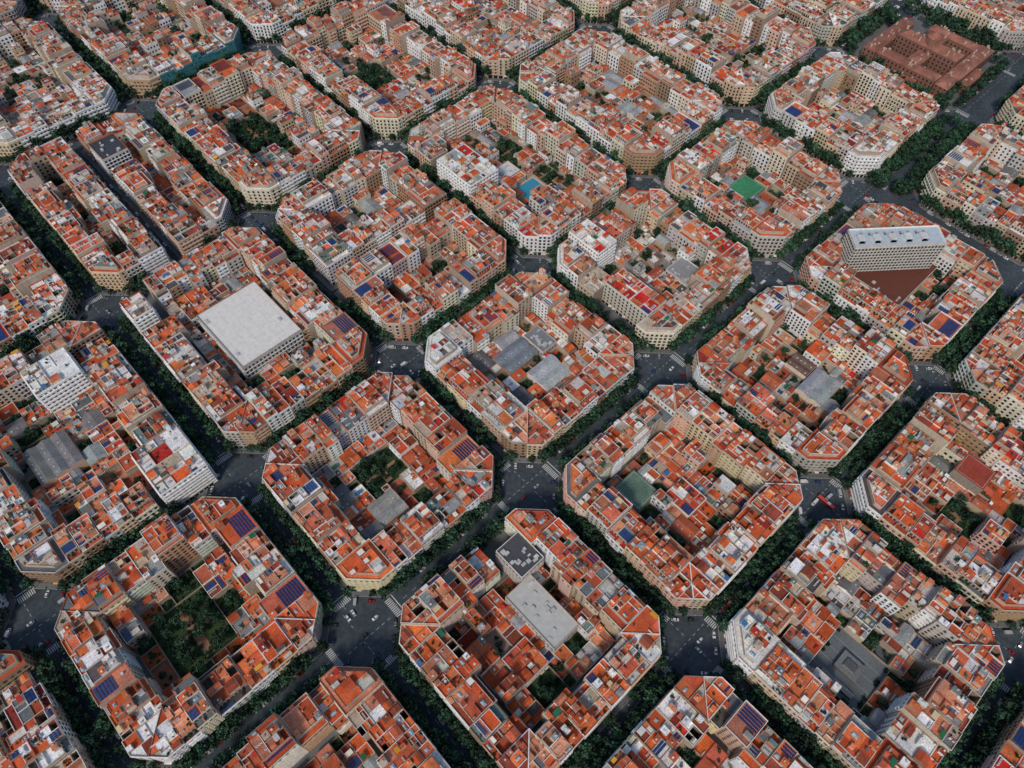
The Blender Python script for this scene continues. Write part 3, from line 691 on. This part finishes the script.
def church(u0,u1,v0,v1):
    cx,cy=(u0+u1)/2,(v0+v1)/2
    mb=MB();br=L(138,98,82);rt=L(158,104,86)
    def wing(x0,x1,y0,y1,h,r):
        mb.box(x0,x1,y0,y1,Z0,h,W_,jit(br));w,d=x1-x0,y1-y0;o=.5
        x0-=o;x1+=o;y0-=o;y1+=o;k=min(w,d)/2+o
        z=h+.01;cyy=lambda a,b:(a+b)/2
        if w>d: a,b=(x0+k,cyy(y0,y1)),(x1-k,cyy(y0,y1))
        else: a,b=(cyy(x0,x1),y0+k),(cyy(x0,x1),y1-k)
        A=(a[0],a[1],h+r);B=(b[0],b[1],h+r);c=lambda:jit(rt,.2)
        if w>d:
            mb.face([(x0,y0,z),(x1,y0,z),B,A],T_,c());mb.face([(x1,y1,z),(x0,y1,z),A,B],T_,c());mb.face([(x1,y0,z),(x1,y1,z),B],T_,c());mb.face([(x0,y1,z),(x0,y0,z),A],T_,c())
        else:
            mb.face([(x0,y0,z),(x1,y0,z),A],T_,c());mb.face([(x1,y0,z),(x1,y1,z),B,A],T_,c());mb.face([(x1,y1,z),(x0,y1,z),B],T_,c());mb.face([(x0,y1,z),(x0,y0,z),A,B],T_,c())
        n=int(w/4)
        for i in range(n):
            x=x0+2+i*(w/n)
            for zz in range(3,int(h)-1,4): mb.face([(x,y0+o-.03,zz),(x+1.4,y0+o-.03,zz),(x+1.4,y0+o-.03,zz+2),(x,y0+o-.03,zz+2)],G_,L(40,38,38))
        n=int(d/4)
        for i in range(n):
            y=y0+2+i*(d/n)
            for zz in range(3,int(h)-1,4): mb.face([(x0+o-.03,y+1.4,zz),(x0+o-.03,y,zz),(x0+o-.03,y,zz+2),(x0+o-.03,y+1.4,zz+2)],G_,L(40,38,38))
        for _ in range(int(w*d/60)):
            x,y=rnd.uniform(x0+1.5,x1-2.5),rnd.uniform(y0+1.5,y1-2.5);mb.box(x,x+rnd.uniform(.6,2),y,y+rnd.uniform(.6,2),h,h+r+rnd.uniform(-.2,1),W_,jit(L(196,176,156)))
    w=13
    wing(u0+12,u1-12,v0+12,v0+12+w,13,2.5);wing(u0+12,u1-30,v1-12-w,v1-12,14,2.5);wing(u0+12,u0+12+w,v0+13+w,v1-13-w,15,2.5);wing(u1-12-w,u1-12,v0+13+w,v1-26-w,12,2.5)
    wing(cx-10,cx+6,v0+13+w,v1-13-w,19,4);wing(u0+26,cx-11,cy-8,cy+5,15,2.5);wing(cx+7,u1-26,cy-4,cy+8,13,2.5)
    wing(u0+3,u0+11,cy-16,cy+10,9,1.5);wing(cx-20,cx+14,v0+3,v0+11,9,1.5)
    mb.cyl(cx-2,cy,6.5,19,27,W_,br,8);mb.cyl(cx-2,cy,7,27.01,32,T_,rt,8,1);mb.obj('brick_monastery')
    for _ in range(90):
        x,y=rnd.uniform(u0,u1),rnd.uniform(v0,v1)
        if min(x-u0,u1-x,y-v0,v1-y)<9 and not(x<u0+12 and abs(y-cy)<18) and not(y<v0+12 and abs(x-cx)<22): tree(x,y,rnd.uniform(.8,1.2))
blocks=[]
for i in range(-4,4):
    for j in range(-5,6):
        u0,u1=CU[j];v0,v1=RV[i]
        if (i,j) in OVR:u0,u1,v0,v1=OVR[(i,j)]
        px=[prj(a,b,20) for a in(u0,u1) for b in(v0,v1)]
        x0=min(p[0] for p in px);x1=max(p[0] for p in px);y0=min(p[1] for p in px);y1=max(p[1] for p in px)
        if x1<-60 or x0>1084 or y1<-30 or y0>800: continue
        blocks.append((i,j,u0,u1,v0,v1))
for (i,j,u0,u1,v0,v1) in blocks:
    rnd.seed(1000+i*37+j*101)
    sp=SPEC.get((i,j),())
    if (i,j)==(0,4):
        block(i,j,u0,u1,v0,v1,specials=[(u0-5,u1+5,v0-5,v1+5,'none',0,None)],fill=False);church(u0,u1,v0,v1);continue
    if (i,j)==(-1,0):
        block(i,j,u0,u1,v0,148,ch=(1,1,0,0),d=21,trees=(1,1,0,1));block(i,j,u0,u1,158,v1,ch=(0,0,1,1),d=23,trees=(0,1,1,1));continue
    if (i,j)==(-2,-1):
        block(i,j,u0,-137,v0,v1,ch=(1,0,0,1),d=19,trees=(1,0,1,1));block(i,j,-125,u1,v0,v1,ch=(0,1,1,0),d=20,trees=(1,1,1,0),specials=[(-125,-103,374,400,'flat',24,L(66,68,72))]);continue
    if (i,j)==(1,2):
        block(i,j,u0,u1,v0,v1,specials=[(238,296,-150,-100,'flat',9,L(112,66,52))]);tower();continue
    block(i,j,u0,u1,v0,v1,specials=sp)

# ------------------------------------------------------------------ park strip by the avenue
for _ in range(150):
    x,y=rnd.uniform(345,470),rnd.uniform(-88,-60)
    if abs(y+74)>4: tree(x,y,rnd.uniform(.8,1.2))

# ------------------------------------------------------------------ ground, roads, markings
def sheet(name,rects,z,m,c):
    mb=MB()
    for (a,b,e,f) in rects: mb.face([(a,e,z),(b,e,z),(b,f,z),(a,f,z)],m,c)
    mb.obj(name)
sheet('ground',[(-4000,4000,-4000,4000)],-.01,A_,L(72,80,86))
us=sorted(CU.values());vs=sorted(RV.values())
ur=[(us[k][1]+PVW+.1,us[k+1][0]-PVW-.1) for k in range(len(us)-1)];vr=[(vs[k][1]+PVW+.1,vs[k+1][0]-PVW-.1) for k in range(len(vs)-1)]
sheet('road',[(a,b,-700,900) for a,b in ur],.004,A_,L(70,80,86))
sheet('road',[(-800,800,a,b) for a,b in vr],.008,A_,L(67,77,83))
mb=MB();wp=L(224,224,220)
def qd(x0,x1,y0,y1,c=wp): mb.face([(x0,y0,.014),(x1,y0,.014),(x1,y1,.014),(x0,y1,.014)],RP,c)
for (a,b) in ur:
    for (c,d) in vr:
        cx,cy=(a+b)/2,(c+d)/2
        X,Y=prj(cx,cy)
        if not(-100<X<1124 and -100<Y<900): continue
        o=C-.5
        for sgn in(-1,1):
            yb=(d+o) if sgn>0 else (c-o-4);x=a+.4
            while x+.6<b: qd(x,x+.6,yb,yb+4);x+=1.15
            xb=(b+o) if sgn>0 else (a-o-4);y=c+.4
            while y+.6<d: qd(xb,xb+4,y,y+.6);y+=1.15
        qd(a+.3,b-.3,d+o+5.2,d+o+5.8);qd(b+o+5.2,b+o+5.8,c+.3,d-.3)
        f=rnd.choice((-.28,.28))
        for k in range(-14,15,4):
            qd(cx+k,cx+k+2,cy+f*(d-c)-.1,cy+f*(d-c)+.1)
            if abs(k)>5: qd(cx+f*(b-a)-.1,cx+f*(b-a)+.1,cy+k,cy+k+2)
        for _ in range(rnd.randint(2,6)): 
            if rnd.random()<.5: vehicle(cx+rnd.uniform(-16,16),cy+rnd.choice((-2,2)),rnd.choice((0,180)),False)
            else: vehicle(cx+rnd.choice((-2,2)),cy+rnd.uniform(-16,16),rnd.choice((90,270)),False)
for (a,b) in ur:
    m=(a+b)/2
    for k in range(-700,900,7):
        if prj(m,k)[1]<850 and not any(c-12<k+1.5<d+12 for c,d in vr): qd(m-.08,m+.08,k,k+3)
for (c,d) in vr:
    m=(c+d)/2
    for k in range(-700,700,7): 
        if not any(a-12<k+1.5<b+12 for a,b in ur): qd(k,k+3,m-.08,m+.08)
mb.obj('road_markings')

# ------------------------------------------------------------------ light
w=bpy.data.worlds.new("World");sc.world=w;w.use_nodes=True
nt=w.node_tree;bg=nt.nodes['Background'];sk=nt.nodes.new('ShaderNodeTexSky');sk.sky_type='NISHITA';sk.sun_disc=False
az=math.radians(205);el=math.radians(44)
dirv=Vector((math.cos(az)*math.cos(el),math.sin(az)*math.cos(el),math.sin(el)))
sk.sun_elevation=el;sk.sun_rotation=math.radians(90)-az
nt.links.new(sk.outputs[0],bg.inputs[0]);bg.inputs[1].default_value=.122
sd=bpy.data.lights.new('sun','SUN');sd.energy=1.85;sd.angle=math.radians(10);sd.color=(1,.91,.8)
so=bpy.data.objects.new('sun',sd);so.rotation_euler=dirv.to_track_quat('Z','Y').to_euler();COL.objects.link(so)

# ------------------------------------------------------------------ camera
cd=bpy.data.cameras.new('camera');cam=bpy.data.objects.new('camera',cd);COL.objects.link(cam)
cd.sensor_width=36;cd.lens=q[3]/1024*36;cd.clip_end=12000;cd.clip_start=1
M=Matrix(((rr[0],uu[0],-fw[0],CAM[0]),(rr[1],uu[1],-fw[1],CAM[1]),(rr[2],uu[2],-fw[2],CAM[2]),(0,0,0,1)))
cam.matrix_world=M;sc.camera=cam
sc.view_settings.view_transform='Standard';sc.view_settings.look='None';sc.view_settings.exposure=0
